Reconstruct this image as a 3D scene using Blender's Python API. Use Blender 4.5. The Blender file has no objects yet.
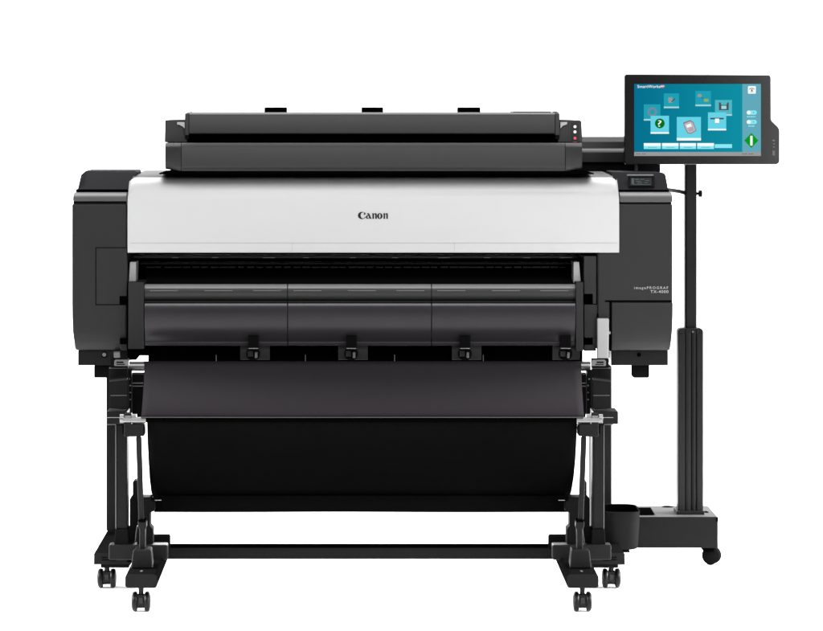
import bpy, bmesh, math, random
from mathutils import Vector, Matrix
random.seed(4)
SC = bpy.context.scene; COL = SC.collection
# ------------------------------------------------------------------ camera
D = 8.0; F = 3019.0; H = 1.277; VX = 355.0; VY = 105.0
cd = bpy.data.cameras.new('camera'); cam = bpy.data.objects.new('camera', cd); COL.objects.link(cam)
cam.location = (0, -D, H); cam.rotation_euler = (math.pi/2, 0, 0)
cd.sensor_width = 36; cd.lens = 36*F/823.0
cd.shift_x = (411.5-VX)/823.0; cd.shift_y = -(315.5-VY)/823.0
cd.clip_start = 0.1; cd.clip_end = 100
SC.camera = cam
# ------------------------------------------------------------------ light
w = bpy.data.worlds.new('World'); SC.world = w; w.use_nodes = True
w.node_tree.nodes['Background'].inputs[0].default_value = (1, 1, 1, 1)
w.node_tree.nodes['Background'].inputs[1].default_value = 0.24
def area(name, loc, target, sx, sy, power, spread=180):
    l = bpy.data.lights.new(name, 'AREA'); l.shape = 'RECTANGLE'; l.size = sx; l.size_y = sy; l.energy = power; l.spread = math.radians(spread)
    o = bpy.data.objects.new(name, l); COL.objects.link(o); o.location = loc
    o.rotation_euler = (Vector(target)-Vector(loc)).to_track_quat('-Z', 'Y').to_euler()
    return o
area('overhead_softbox', (0.3, -3.1, 3.25), (0.2, 0.0, 0.9), 4.2, 1.2, 185)
area('front_softbox', (-1.8, -7.0, 3.0), (0.2, 0, 0.8), 2.2, 1.6, 30)
area('right_softbox', (2.6, -4.6, 1.35), (0.9, 0, 1.0), 1.2, 2.2, 76)
area('backdrop_fill', (0, 1.6, 4.3), (0, 3.6, 0.6), 9, 1.2, 620)  # added lamp that brings the backdrop up to pure white
area('floor_fill', (0, 1.3, 4.0), (0, 0.9, 0.0), 7, 1.5, 330)  # added from above to whiten the floor
area('low_rear_fill', (-0.05, 0.8, 0.47), (-0.05, -0.7, 0.0), 1.1, 0.25, 14, 150)  # added fill hidden behind the basket, brightens the floor under the machine
area('low_base_fill', (1.0, 0.66, 0.10), (0.98, -0.1, 0.0), 0.45, 0.05, 2.2, 110)  # added fill hidden behind the stand base, clears the floor shadow there
area('low_left_fill', (-1.75, -0.55, 0.62), (-0.25, -0.45, -0.1), 1.3, 0.35, 17, 50)  # added out of frame to lift the floor from the left
area('low_right_fill', (2.1, -0.1, 0.7), (0.7, 0.05, -0.1), 1.6, 0.4, 38, 65)  # added out of frame to lift the floor from the right
SC.view_settings.view_transform = 'Standard'; SC.view_settings.look = 'None'
SC.view_settings.exposure = 0; SC.view_settings.gamma = 1

# ------------------------------------------------------------------ materials
def lin(h):
    h = h.lstrip('#'); r = []
    for i in (0, 2, 4):
        c = int(h[i:i+2], 16)/255
        r.append(c/12.92 if c <= .04045 else ((c+.055)/1.055)**2.4)
    return (*r, 1)
def mat(name, col, rough=.5, spec=.5, metal=0, grain=0, gscale=900, var=0.06, coat=0):
    m = bpy.data.materials.new(name); m.use_nodes = True; nt = m.node_tree
    b = nt.nodes['Principled BSDF']
    if len(col) == 3: col = (*col, 1)
    b.inputs['Base Color'].default_value = col
    b.inputs['Roughness'].default_value = rough
    b.inputs['Specular IOR Level'].default_value = spec
    b.inputs['Metallic'].default_value = metal
    if coat: b.inputs['Coat Weight'].default_value = coat; b.inputs['Coat Roughness'].default_value = .12
    tc = nt.nodes.new('ShaderNodeTexCoord')
    if var:
        n = nt.nodes.new('ShaderNodeTexNoise'); n.inputs['Scale'].default_value = 3.0; n.inputs['Detail'].default_value = 5
        nt.links.new(tc.outputs['Object'], n.inputs['Vector'])
        mx = nt.nodes.new('ShaderNodeMix'); mx.data_type = 'RGBA'
        mx.inputs['A'].default_value = tuple(c*(1-var) for c in col[:3])+(1,)
        mx.inputs['B'].default_value = tuple(min(1, c*(1+var)) for c in col[:3])+(1,)
        nt.links.new(n.outputs['Fac'], mx.inputs['Factor']); nt.links.new(mx.outputs['Result'], b.inputs['Base Color'])
        mr = nt.nodes.new('ShaderNodeMapRange'); mr.inputs['To Min'].default_value = max(.02, rough-.05); mr.inputs['To Max'].default_value = rough+.05
        nt.links.new(n.outputs['Fac'], mr.inputs['Value']); nt.links.new(mr.outputs['Result'], b.inputs['Roughness'])
    if grain:
        g = nt.nodes.new('ShaderNodeTexNoise'); g.inputs['Scale'].default_value = gscale; g.inputs['Detail'].default_value = 2
        nt.links.new(tc.outputs['Object'], g.inputs['Vector'])
        bp = nt.nodes.new('ShaderNodeBump'); bp.inputs['Strength'].default_value = grain; bp.inputs['Distance'].default_value = .0004
        nt.links.new(g.outputs['Fac'], bp.inputs['Height']); nt.links.new(bp.outputs['Normal'], b.inputs['Normal'])
    return m
def emis(name, h, s=1.0):
    m = bpy.data.materials.new(name); m.use_nodes = True; b = m.node_tree.nodes['Principled BSDF']
    b.inputs['Base Color'].default_value = (0, 0, 0, 1); b.inputs['Roughness'].default_value = .5
    b.inputs['Specular IOR Level'].default_value = 0
    b.inputs['Emission Color'].default_value = lin(h); b.inputs['Emission Strength'].default_value = s
    return m
M = dict(
    white=mat('white_plastic', (.338, .338, .342), .45, .25, grain=.08, var=.01),
    body=mat('charcoal_plastic', (.0090, .0090, .0092), .5, .19, grain=.25),
    body2=mat('dark_plastic', (.008, .008, .0083), .5, .2, grain=.2),
    cap=mat('blue_black_plastic', (.004, .004, .0055), .7, .05, grain=.2),
    scan=mat('graphite_plastic', (.0145, .0145, .0148), .5, .22, grain=.25),
    black=mat('black_plastic', (.003, .003, .003), .6, .02),
    pitch=mat('matt_black', (.0008, .0008, .0008), .75, 0, var=0),
    gloss=mat('smoked_plastic', (.017, .0148, .0178), .24, .25, var=.12),
    rail=mat('brushed_grey_guide', (.016, .016, .0163), .40, .25),
    guide_shine=mat('guide_highlight_grey', (.18, .18, .182), .35, .4),  # highlight along the guide's upper edge, put into a lighter colour
    lip=mat('lip_highlight_and_hem', (.034, .034, .0345), .5, .3),  # lip highlight put into the colour; the flap hem shares it
    top_shade=mat('white_top_shade', (.05, .05, .051), .6, .1),  # dim top of the white cover, its shade put into the colour
    steel=mat('silver_metal', (.15, .15, .15), .38, .5, metal=.8),
    pale=mat('pale_grey_plastic', (.22, .22, .22), .45, .4),
    mid=mat('mid_grey_plastic', (.08, .08, .08), .45, .4),
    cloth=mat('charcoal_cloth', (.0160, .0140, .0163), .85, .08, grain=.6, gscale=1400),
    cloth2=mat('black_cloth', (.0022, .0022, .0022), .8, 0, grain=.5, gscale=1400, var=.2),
    leg=mat('painted_black_steel', (.0045, .0045, .0045), .5, .08, grain=.1),
    foot=mat('cast_black_foot', (.0040, .0040, .0040), .65, 0, grain=.1),
    tyre=mat('caster_black', (.002, .002, .002), .4, .12),
    bezel=mat('monitor_bezel', (.0008, .0008, .0008), .18, .38, grain=.1),
    pole=mat('pole_black', (.0045, .0045, .0045), .5, .12),
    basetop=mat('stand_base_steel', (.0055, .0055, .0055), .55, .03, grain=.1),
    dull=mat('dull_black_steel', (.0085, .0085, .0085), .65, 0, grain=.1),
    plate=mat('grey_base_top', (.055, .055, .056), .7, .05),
    ink=mat('black_ink', (.004, .004, .004), .5, .2, var=0),
    print=mat('white_print', (.26, .26, .26), .5, .3, var=0),
    floor=mat('white_sweep_paper', (.93, .93, .93), .9, .1, var=0),
    line=mat('panel_groove_grey', (.26, .26, .26), .6, .2, var=0),
)
for k, h in dict(e_teal='#0a7f97', e_tealL='#1291a6', e_side='#62a9bb', e_tile='#66d4e6', e_tile2='#1fa0b4', e_tile3='#4fb6c4', e_white='#f6fdfd',
                 e_pale='#a5d9df', e_grey='#9a9a9a', e_dgrey='#5b5b60', e_green='#07701c', e_lgreen='#0a9a20', e_doc='#bdb9bd',
                 e_docd='#8b7f96', e_pink='#c45a8c', e_bar='#8fe8f6', e_dark='#4a5558', e_yel='#9fb04a', e_teald='#0b7388', e_grd='#77777a').items():
    M[k] = emis('screen_'+k[2:], h)
_m = M['e_teal']; _nt = _m.node_tree; _b = _nt.nodes['Principled BSDF']; _tc = _nt.nodes.new('ShaderNodeTexCoord'); _sp = _nt.nodes.new('ShaderNodeSeparateXYZ')
_nt.links.new(_tc.outputs['Object'], _sp.inputs[0]); _mr = _nt.nodes.new('ShaderNodeMapRange'); _mr.inputs['From Min'].default_value = -.18; _mr.inputs['From Max'].default_value = .12
_nt.links.new(_sp.outputs['X'], _mr.inputs['Value']); _cr = _nt.nodes.new('ShaderNodeValToRGB'); _cr.color_ramp.elements[0].color = lin('#05708f'); _cr.color_ramp.elements[1].color = lin('#0f8fa4')
_nt.links.new(_mr.outputs['Result'], _cr.inputs[0]); _nt.links.new(_cr.outputs[0], _b.inputs['Emission Color'])
M['led_white'] = emis('led_white', '#ffffff', 1.3); M['led_red'] = emis('led_red', '#f06a70', 1.0)
M['lcd'] = mat('lcd_glass', (.01, .011, .012), .2, .5, var=0)
M['e_lcd'] = emis('lcd_text', '#6a7472', .7)

# ------------------------------------------------------------------ projection helpers: photo pixel + depth -> metres
def S(Y): return (D+Y)/F
def X(px, Y): return (px-VX)*S(Y)
def Z(py, Y): return H-(py-VY)*S(Y)
def P(px, py, Y): return Vector((X(px, Y), Y, Z(py, Y)))
def R_(px, Y):   # mirror a left-hand pixel to the right-hand side of the stand
    return 2*(359.0+7*max(0, -Y))-px

class MB:
    def __init__(s): s.bm = bmesh.new(); s.mats = []
    def mi(s, m):
        if m is None: return 0
        if m not in s.mats: s.mats.append(m)
        return s.mats.index(m)
    def faces(s, vs, fs, m=None):
        bv = [s.bm.verts.new(v) for v in vs]; k = s.mi(m); out = []
        for f in fs:
            try: fc = s.bm.faces.new([bv[i] for i in f]); fc.material_index = k; out.append(fc)
            except ValueError: pass
        return bv, out
    def box(s, x0, x1, y0, y1, z0, z1, m=None):
        if x0 > x1: x0, x1 = x1, x0
        if z0 > z1: z0, z1 = z1, z0
        v = [(x, y, z) for x in (x0, x1) for y in (y0, y1) for z in (z0, z1)]
        s.faces(v, [(0, 1, 3, 2), (4, 6, 7, 5), (0, 4, 5, 1), (2, 3, 7, 6), (0, 2, 6, 4), (1, 5, 7, 3)], m)
        return s
    def pb(s, a, b, c, d, Y0, Y1, m=None):      # photo rectangle (a,b)-(c,d) at depth Y0, carried straight back to Y1
        return s.box(X(a, Y0), X(c, Y0), Y0, Y1, Z(d, Y0), Z(b, Y0), m)
    def prism(s, A, B, m=None):                 # two matching rings -> closed solid
        n = len(A); v = [tuple(p) for p in A]+[tuple(p) for p in B]
        f = [(i, (i+1) % n, n+(i+1) % n, n+i) for i in range(n)]+[tuple(range(n-1, -1, -1)), tuple(range(n, 2*n))]
        return s.faces(v, f, m)
    def px(s, prof, x0, x1, m=None):            # profile of (Y,z), extruded in x
        return s.prism([(x0, y, z) for y, z in prof], [(x1, y, z) for y, z in prof], m)
    def py(s, out, Y0, Y1, m=None, back=1.0):   # outline of photo pixels at Y0, extruded in depth
        A = [P(a, b, Y0) for a, b in out]
        c = sum(A, Vector())/len(A)
        B = [Vector((c.x+(p.x-c.x)*back, Y1, c.z+(p.z-c.z)*back)) for p in A]
        return s.prism(A, B, m)
    def cyl(s, p0, p1, r, seg=20, r2=None, m=None):
        p0 = Vector(p0); p1 = Vector(p1); r2 = r if r2 is None else r2
        q = (p1-p0).to_track_quat('Z', 'Y')
        A = [p0+q @ Vector((r*math.cos(t), r*math.sin(t), 0)) for t in [2*math.pi*i/seg for i in range(seg)]]
        B = [p1+q @ Vector((r2*math.cos(t), r2*math.sin(t), 0)) for t in [2*math.pi*i/seg for i in range(seg)]]
        return s.prism(A, B, m)
    def lathe_x(s, c, prof, seg=28, m=None):    # prof (dx, r) around x axis
        c = Vector(c); v = []; f = []; n = len(prof)
        for dx, r in prof:
            for i in range(seg):
                t = 2*math.pi*i/seg; v.append((c.x+dx, c.y+r*math.cos(t), c.z+r*math.sin(t)))
        for j in range(n-1):
            for i in range(seg):
                f.append((j*seg+i, j*seg+(i+1) % seg, (j+1)*seg+(i+1) % seg, (j+1)*seg+i))
        f.append(tuple(range(seg))); f.append(tuple(range((n-1)*seg, n*seg)))
        return s.faces(v, f, m)
    def flat(s, pts, Y, m=None):                # flat printed shape at depth Y, pixel points
        return s.faces([tuple(P(a, b, Y)) for a, b in pts], [tuple(range(len(pts)))], m)
    def fr(s, a, b, c, d, Y, m=None): return s.flat([(a, b), (c, b), (c, d), (a, d)], Y, m)
    def disc(s, cx, cy, r, Y, m=None, n=24, ry=None):
        ry = r if ry is None else ry
        return s.flat([(cx+r*math.cos(2*math.pi*i/n), cy+ry*math.sin(2*math.pi*i/n)) for i in range(n)], Y, m)
    def strip(s, O, I, Y, m=None, close=False):
        n = len(O); v = [tuple(P(a, b, Y)) for a, b in O+I]
        s.faces(v, [(i, (i+1) % n, n+(i+1) % n, n+i) for i in range(n if close else n-1)], m)
    def text(s, body, x0, x1, ybase, h, Y, m=None, bold=0.0, space=1.0, align='L'):
        cu = bpy.data.curves.new('t', 'FONT'); cu.body = body; cu.offset = bold; cu.space_character = space; cu.resolution_u = 3
        o = bpy.data.objects.new('t', cu); COL.objects.link(o)
        bpy.context.view_layer.update()
        me = bpy.data.meshes.new_from_object(o.evaluated_get(bpy.context.evaluated_depsgraph_get()))
        xs = [v.co.x for v in me.vertices]; xa, xb = min(xs), max(xs)
        sx = (x1-x0)/(xb-xa); sy = h/0.70
        k = s.mi(m)
        bv = [s.bm.verts.new(P(x0+(v.co.x-xa)*sx, ybase-v.co.y*sy, Y)) for v in me.vertices]
        for p in me.polygons:
            try: fc = s.bm.faces.new([bv[i] for i in p.vertices]); fc.material_index = k
            except ValueError: pass
        bpy.data.objects.remove(o); bpy.data.curves.remove(cu); bpy.data.meshes.remove(me)
    def build(s, name, mt, parent=None, bevel=0, seg=2, ang=35, recalc=True, smooth=35, label=None, split=False):
        if split:       # every loose piece becomes an object of its own
            s.bm.verts.index_update(); seen = set(); first = None
            s.bm.verts.ensure_lookup_table()
            for v0 in list(s.bm.verts):
                if v0 in seen: continue
                grp = []; stack = [v0]; seen.add(v0)
                while stack:
                    v = stack.pop(); grp.append(v)
                    for e in v.link_edges:
                        u = e.other_vert(v)
                        if u not in seen: seen.add(u); stack.append(u)
                q = MB(); q.mats = list(s.mats); mp = {v: q.bm.verts.new(v.co) for v in grp}
                fs = {f for v in grp for f in v.link_faces}
                for f in fs: nf = q.bm.faces.new([mp[v] for v in f.verts]); nf.material_index = f.material_index
                o = q.build(name, mt, parent, bevel, seg, ang, recalc, smooth, label)
                first = first or o
            s.bm.free(); return first
        if recalc: bmesh.ops.recalc_face_normals(s.bm, faces=s.bm.faces)
        org = Vector(); p = parent
        while p is not None: org = org+p.location; p = p.parent
        for v in s.bm.verts: v.co -= org
        me = bpy.data.meshes.new(name); s.bm.to_mesh(me); s.bm.free()
        mats = s.mats if s.mats else []
        if mats and mats[0] is None: mats = [mt]+mats[1:]
        for q in (mats or [mt]): me.materials.append(q)
        if smooth:
            for f in me.polygons: f.use_smooth = True
            me.set_sharp_from_angle(angle=math.radians(smooth))
        o = bpy.data.objects.new(name, me); COL.objects.link(o)
        if parent: o.parent = parent
        if bevel:
            b = o.modifiers.new('bevel', 'BEVEL'); b.width = bevel; b.segments = seg; b.limit_method = 'ANGLE'; b.angle_limit = math.radians(ang)
            b.harden_normals = True
        if label: o['label'] = label
        return o
def thing(name, loc, label, cat, group=None):
    o = bpy.data.objects.new(name, None); COL.objects.link(o); o.location = loc; o.empty_display_size = .05
    o['label'] = label; o['category'] = cat
    if group: o['group'] = group
    return o
def rr(a, b, c, d, r, n=5, corners=(1, 1, 1, 1)):   # rounded rectangle in pixels; corners tl,tr,br,bl
    out = []
    for k, (cx, cy, t0) in enumerate(((a+r, b+r, 180), (c-r, b+r, 270), (c-r, d-r, 0), (a+r, d-r, 90))):
        if corners[k]:
            for i in range(n+1):
                t = math.radians(t0+90*i/n); out.append((cx+r*math.cos(t), cy+r*math.sin(t)))
        else: out.append([(a, b), (c, b), (c, d), (a, d)][k])
    return out
def arc(cx, cy, rx, ry, a0, a1, n=14):
    return [(cx+rx*math.cos(math.radians(a0+(a1-a0)*i/n)), cy-ry*math.sin(math.radians(a0+(a1-a0)*i/n))) for i in range(n+1)]

# ------------------------------------------------------------------ setting: white studio sweep
b = MB(); b.faces([(-9, -7.4, 0), (9, -7.4, 0), (9, 3, 0), (-9, 3, 0)], [(0, 1, 2, 3)])
fl = b.build('floor', M['floor'], smooth=0, recalc=False); fl['kind'] = 'structure'
b = MB(); pr = [(3, 0)]+[(3+1.2*math.sin(t), 1.2-1.2*math.cos(t)) for t in [math.pi/2*i/10 for i in range(1, 11)]]+[(4.2, 5.2)]
v = [(x, y, z) for y, z in pr for x in (-9, 9)]
b.faces(v, [(2*i, 2*i+1, 2*i+3, 2*i+2) for i in range(len(pr)-1)])
bd = b.build('backdrop', M['floor'], recalc=False); bd['kind'] = 'structure'

# =================================================================== THE PRINTER
PR = thing('large_format_printer', (0, .1, 0), 'wide charcoal printer with white front cover, on a castered stand with cloth catch basket', 'printer')
YB = .56
# ---- side housings ---------------------------------------------------------
def taper(m, xe, sg):      # the outer side tucks in towards the bottom edge
    za, zb_ = Z(302, 0), Z(351, 0)
    for v in m.bm.verts:
        if abs(v.co.x-xe) < 1e-5 and v.co.z < za:
            t = (za-v.co.z)/(za-zb_); v.co.x -= sg*(.005*t**2.2+.002*max(0, t-.85)/.15)
def housing(a, c, name, top_in):
    """a,c: px extents at Y=0. Profile in (Y,z)."""
    prof = [(0, Z(203.5, 0)), (0, Z(302, 0)), (.0005, Z(318, 0)), (.002, Z(332, 0)), (.005, Z(341, 0)), (.011, Z(347.5, 0)), (.020, Z(351, 0)),
            (YB, Z(351, 0)), (YB, Z(347.5, 0)), (YB, Z(341, 0)), (YB, Z(332, 0)), (YB, Z(318, 0)), (YB, Z(302, 0)), (YB, Z(203.5, 0))]
    x0, x1 = X(a, 0), X(c, 0)
    m = MB(); m.px(prof, x0, x1); taper(m, x0 if name == 'left' else x1, -1 if name == 'left' else 1)
    return m
hl = housing(72, 127, 'left', 0).build('side_housing', M['body'], PR, bevel=.006, seg=3, label='left side housing with a small access door')
hr = housing(597.2, 672.5, 'right', 0).build('side_housing', M['body'], PR, bevel=.006, seg=3, label='right side housing with display above and model name')
# rounded lips on top of the housings
def lip(a, c, y0, y1, par):
    zt, zb = Z(y0, 0), Z(y1, 0)
    pr = [(YB, zb+.0005), (.0, zb+.0005)]
    n = 8
    for i in range(n+1):
        t = math.pi/2*i/n
        pr.append((-.003+.034*(1-math.cos(t)), zb+.002+(zt-zb-.002)*math.sin(t)))
    pr.append((YB, zt))
    m = MB(); m.px(pr, X(a, 0), X(c, 0))
    return m.build('rounded_lip', M['lip'], par, bevel=.003)
lip(73, 127, 192.6, 201.5, hl); lip(619.5, 672.5, 192.4, 202.5, hr)
m = MB(); m.pb(76, 189.4, 127, 194.5, .034, .2); m.build('cap_gap', M['pitch'], hl)
m = MB(); m.pb(619.6, 189.8, 669, 194.5, .034, .2); m.build('cap_gap', M['pitch'], hr)
m = MB(); m.pb(73.5, 201, 126.5, 205, .006, .3); m.build('shadow_groove', M['black'], hl)
m = MB(); m.pb(619.6, 202, 671.5, 205, .006, .3); m.build('shadow_groove', M['black'], hr)
# raised rear caps, sloping back
def cap(pts_bot, pts_top, par, lab=None):
    (a0, a1, yb, Yb), (c0, c1, yt, Yt) = pts_bot, pts_top
    A = [P(a0, yb, Yb), P(a1, yb, Yb), P(c1, yt, Yt), P(c1-.5, yt-1.7, Yt+.03), P(c0+5, yt-1.7, Yt+.03), P(c0, yt+2.5, Yt-.01)]
    B = [Vector((p.x, .25, p.z)) for p in A]
    B[0].z -= .0; m = MB(); m.prism(A, B)
    return m.build('raised_cap', M['cap'], par, bevel=.003, label=lab)
cap((77.5, 133, 190, .035), (81, 136.5, 172.3, .068), hl)
A = [P(618.6, 190.5, .035), P(668.5, 190.5, .035), P(665.5, 174.3, .068), P(663.3, 172.6, .078), P(611, 171.6, .088), P(611, 176, .08)]
m = MB(); m.prism(A, [Vector((p.x, .25, p.z)) for p in A]); rc = m.build('raised_cap', M['cap'], hr, bevel=.003)
# display on the sloping right cap
def SL(px_, py_, off=0):    # point on the sloping face
    t = (190.5-py_)/(190.5-173.5); Y = .035+.034*t
    p = P(px_, py_, Y); n = Vector((0, -1, .75)).normalized(); return p+n*off
def slab(mb, a, b_, c, d, off, th, m=None):
    A = [SL(a, b_, off), SL(c, b_, off), SL(c, d, off), SL(a, d, off)]
    Bk = [SL(a, b_, off-th), SL(c, b_, off-th), SL(c, d, off-th), SL(a, d, off-th)]
    mb.prism(A, Bk, m)
dp = MB(); slab(dp, 628.2, 176.5, 654.3, 187, .0012, .006); dpo = dp.build('display_bezel', M['black'], PR, bevel=.0008)
dp = MB(); slab(dp, 630.5, 178.3, 651.5, 186, .0024, .003); dl = dp.build('display_glass', M['lcd'], dpo)
dp = MB()
for (a, b_, c, d) in ((631.5, 179, 634, 184.8), (635, 179.6, 639, 180.4), (636, 181.6, 641, 182.4), (640, 179.8, 644, 180.4), (637, 183.4, 642, 184.1), (645, 181, 649.5, 181.6), (644, 183, 648, 183.6), (633, 185, 650.5, 185.5)):
    slab(dp, a, b_, c, d, .0030, .0005)
dp.build('display_text', M['e_lcd'], dpo)
dp = MB(); slab(dp, 626.8, 175.1, 653.3, 176.3, .0035, .004); dp.build('display_ledge', M['mid'], dpo, bevel=.0006)
# access door on the left housing: raised sheet with a dark gap round it
m = MB(); m.pb(95.5, 247.4, 126.6, 305.1, -.0008, .01); m.build('door_gap', M['pitch'], hl)
m = MB(); m.py([(96.3, 248.2), (126.6, 248.2), (126.6, 296), (119.4, 296), (119.4, 304.2), (96.3, 304.2)], -.0022, .01)
m.build('access_door', M['body'], hl)
m = MB(); m.pb(119.8, 296.4, 126.9, 301, -.0026, .01); m.build('latch_recess', M['pitch'], hl)
m = MB(); m.pb(119.8, 338.3, 126.9, 344, -.0026, .01); m.build('latch_recess', M['pitch'], hl)
m = MB(); m.pb(120.3, 344.2, 126.9, 350.5, -.001, .03); m.build('latch', M['body2'], hl, bevel=.001)
# right housing: lower rounded panel and groove, model name
m = MB(); m.pb(605, 300.4, 672.2, 302.0, -.0010, .01); m.build('shadow_groove', M['pitch'], hr)
m = MB()
pr = [(-.004, Z(302.3, 0)), (-.006, Z(306, 0)), (-.0060, Z(316, 0)), (-.0048, Z(330, 0)), (-.0015, Z(341, 0)), (.006, Z(348, 0)), (.016, Z(351, 0)), (.2, Z(351, 0)), (.2, Z(348, 0)), (.2, Z(341, 0)), (.2, Z(330, 0)), (.2, Z(316, 0)), (.2, Z(302.3, 0))]
m.px(pr, X(611.4, 0), X(672.7, 0)); taper(m, X(672.7, 0), 1); m.build('lower_panel', M['body'], hr, bevel=.003)
m = MB(); m.pb(609.6, 302, 611.6, 351, -.0022, .01); m.build('panel_gap', M['pitch'], hr)
m = MB(); m.text('imagePROGRAF', 634.2, 668.2, 289.0, 2.5, -.0008, bold=.008, space=1.35)
m.text('TX-4000', 650.4, 668.4, 293.0, 2.8, -.0008, bold=.008, space=1.15)
m.build('model_name', M['print'], hr, smooth=0, label='white model lettering imagePROGRAF TX-4000')
# inner strips right of the opening
m = MB(); m.py([(584, 256), (596.4, 256), (596.4, 304), (592.6, 304), (592.6, 294), (584, 294)], .004, .3); m.build('inner_panel', M['body'], PR, bevel=.0015)
m = MB(); m.pb(584, 304.6, 609.4, 337.8, .006, .3); m.pb(592.6, 337.8, 609.4, 345, .006, .3); m.pb(584, 345, 596, 351, .006, .3)
m.build('inner_panel', M['body2'], PR, bevel=.0015)
m = MB(); m.pb(583, 294, 596, 350, .03, .3); m.pb(595, 254.5, 598.5, 320, .012, .3); m.build('recess', M['pitch'], PR)
m = MB(); m.pb(597, 313.5, 609.8, 319, .001, .01); m.build('lever_slot', M['pitch'], PR)
# pale release lever at the lower right of the opening
m = MB(); m.py([(597.2, 318.3), (609, 318.3), (609, 330), (608.6, 360.5), (597.2, 360.5), (597.2, 330)], -.014, .0)
lv = m.build('release_lever', M['pale'], PR, bevel=.003)
m = MB(); m.pb(609, 331.5, 610.4, 334.2, -.012, .0); m.build('lever_catch', M['pale'], lv, bevel=.001)

# ---- white front cover -----------------------------------------------------
Yc = -.007
pr = [(Yc, Z(252.6, Yc)), (Yc-.0005, Z(243, Yc)), (Yc, Z(215, Yc)), (Yc+.002, Z(200, Yc)), (Yc+.007, Z(190, Yc)), (Yc+.014, Z(184.5, Yc)), (Yc+.027, Z(180.4, Yc)),
      (Yc+.040, Z(178.4, Yc)), (Yc+.052, Z(177.9, Yc)), (Yc+.06, Z(184, Yc)), (.06, Z(186, Yc)), (.03, Z(200, Yc)), (.03, Z(252.6, Yc))]
m = MB(); xa, xb = X(127.6, Yc), X(619.2, Yc)
m.px(pr, xa, xb)
zc = Z(195, Yc)
ed = [e for e in m.bm.edges if all(abs(v.co.x-xa) < 1e-5 or abs(v.co.x-xb) < 1e-5 for v in e.verts) and abs(e.verts[0].co.x-e.verts[1].co.x) < 1e-5
      and all(v.co.z > zc for v in e.verts) and min(v.co.y for v in e.verts) < .12]
bmesh.ops.bevel(m.bm, geom=ed, offset=.02, offset_type='OFFSET', segments=6, profile=.5, affect='EDGES')
wc = m.build('front_cover', M['white'], PR, bevel=.0025, seg=3, ang=60, smooth=40)
m = MB(); m.px([(.044, Z(178.2, Yc)), (.07, Z(176.6, Yc)), (.14, Z(175.6, Yc)), (YB-.06, Z(174.4, Yc)), (YB-.06, Z(182, Yc)), (.05, Z(184, Yc))], X(131, 0), X(615, 0))
m.build('cover_top_shaded', M['top_shade'], PR, bevel=.002)  # white cover's top, its shade put into a separate grey piece
m = MB(); Yl = Yc-.0011
m.fr(130, 242.9, 617, 243.25, Yl)
for q in (292, 454.4): m.fr(q-.2, 244.2, q+.2, 251.8, Yl); m.disc(q, 243.9, .5, Yl-.0003, M['line'], 10)
m.mats and None
m.build('cover_groove', M['line'], wc, smooth=0)
# maker's name, drawn as thick-and-thin serif letters
m = MB(); Yk = Yc-.0009
O = arc(361.9, 215.5, 4.05, 3.65, 42, 318, 22); I = arc(363.0, 215.4, 2.35, 2.95, 48, 300, 22); m.strip(O, I, Yk)
m.flat([(363.7, 214.2), (364.6, 212.3), (365.6, 213.1), (365.2, 214.9), (364.2, 214.9)], Yk-.0002)
m.flat([(364.2, 217.5), (365.9, 216.6), (366.1, 217.0), (364.9, 218.2)], Yk-.0002)
def serif_n(x):
    m.flat([(x, 213.5), (x+.8, 213.3), (x+2.1, 213.3), (x+2.1, 218.9), (x+.5, 218.9), (x+.5, 214.3)], Yk)
    m.flat([(x+2.1, 214.4), (x+2.9, 213.3), (x+4.3, 213.2), (x+4.9, 214.0), (x+4.9, 218.9), (x+3.3, 218.9), (x+3.3, 214.4)], Yk-.0001)
m.flat([(367.6, 213.3), (369.0, 213.1), (371.3, 218.3), (371.8, 218.9), (369.9, 218.9), (369.4, 218.0), (368.2, 214.9)], Yk)
m.strip(arc(367.7, 217.0, 1.75, 1.9, 60, 360, 14), arc(368.1, 217.0, .75, 1.15, 60, 360, 14), Yk-.0001)
m.flat([(367.2, 213.4), (368.4, 213.4), (368.0, 214.3), (366.9, 214.3)], Yk-.0002)
serif_n(371.9)
m.strip(arc(379.8, 216.1, 2.8, 2.95, 0, 360, 22), arc(379.8, 216.1, .75, 2.2, -20, 340, 22), Yk)
serif_n(383.0)
m.build('maker_name', M['ink'], wc, smooth=0, label='black serif lettering Canon')

# ---- interior --------------------------------------------------------------
m = MB(); m.pb(127.2, 250, 583.9, 345, .24, .5); m.build('cavity_back', M['pitch'], PR)
m = MB(); m.box(X(127.2, 0), X(600, 0), .035, .24, Z(254, 0), Z(254, 0)+.02)
m.build('cavity_roof', M['pitch'], PR)
ir = MB()
ir.pb(133, 256.0, 578, 258.2, .10, .2); ir.pb(140, 263.3, 578, 264.1, .12, .22)
iro = ir.build('print_head_rail', M['body2'], PR, bevel=.0006)
ir = MB(); random.seed(2)
for k in range(46):
    a = 146+k*9.2; wd = random.uniform(5.5, 8.6); ir.pb(a, 266.6+.25*random.random(), a+wd, 267.9, .13, .2)
ir.build('pinch_roller', M['body2'], iro, split=True)
ir = MB()
for q in (172, 212, 263, 303, 350, 392, 438, 484, 524, 560): ir.pb(q, 257.2, q+random.choice([6, 12]), 258.0, .095, .11)
ir.build('rail_plate', M['mid'], iro, split=True)
# light inner side strips
m = MB(); m.py([(130, 262), (136, 262), (135.7, 282.8), (129, 282.8)], .03, .12); m.build('side_stay', M['pale'], PR)
m = MB(); m.py([(573.8, 262), (579, 262), (580.8, 282.8), (573.5, 282.8)], .03, .12); m.build('side_stay', M['pale'], PR)
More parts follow.
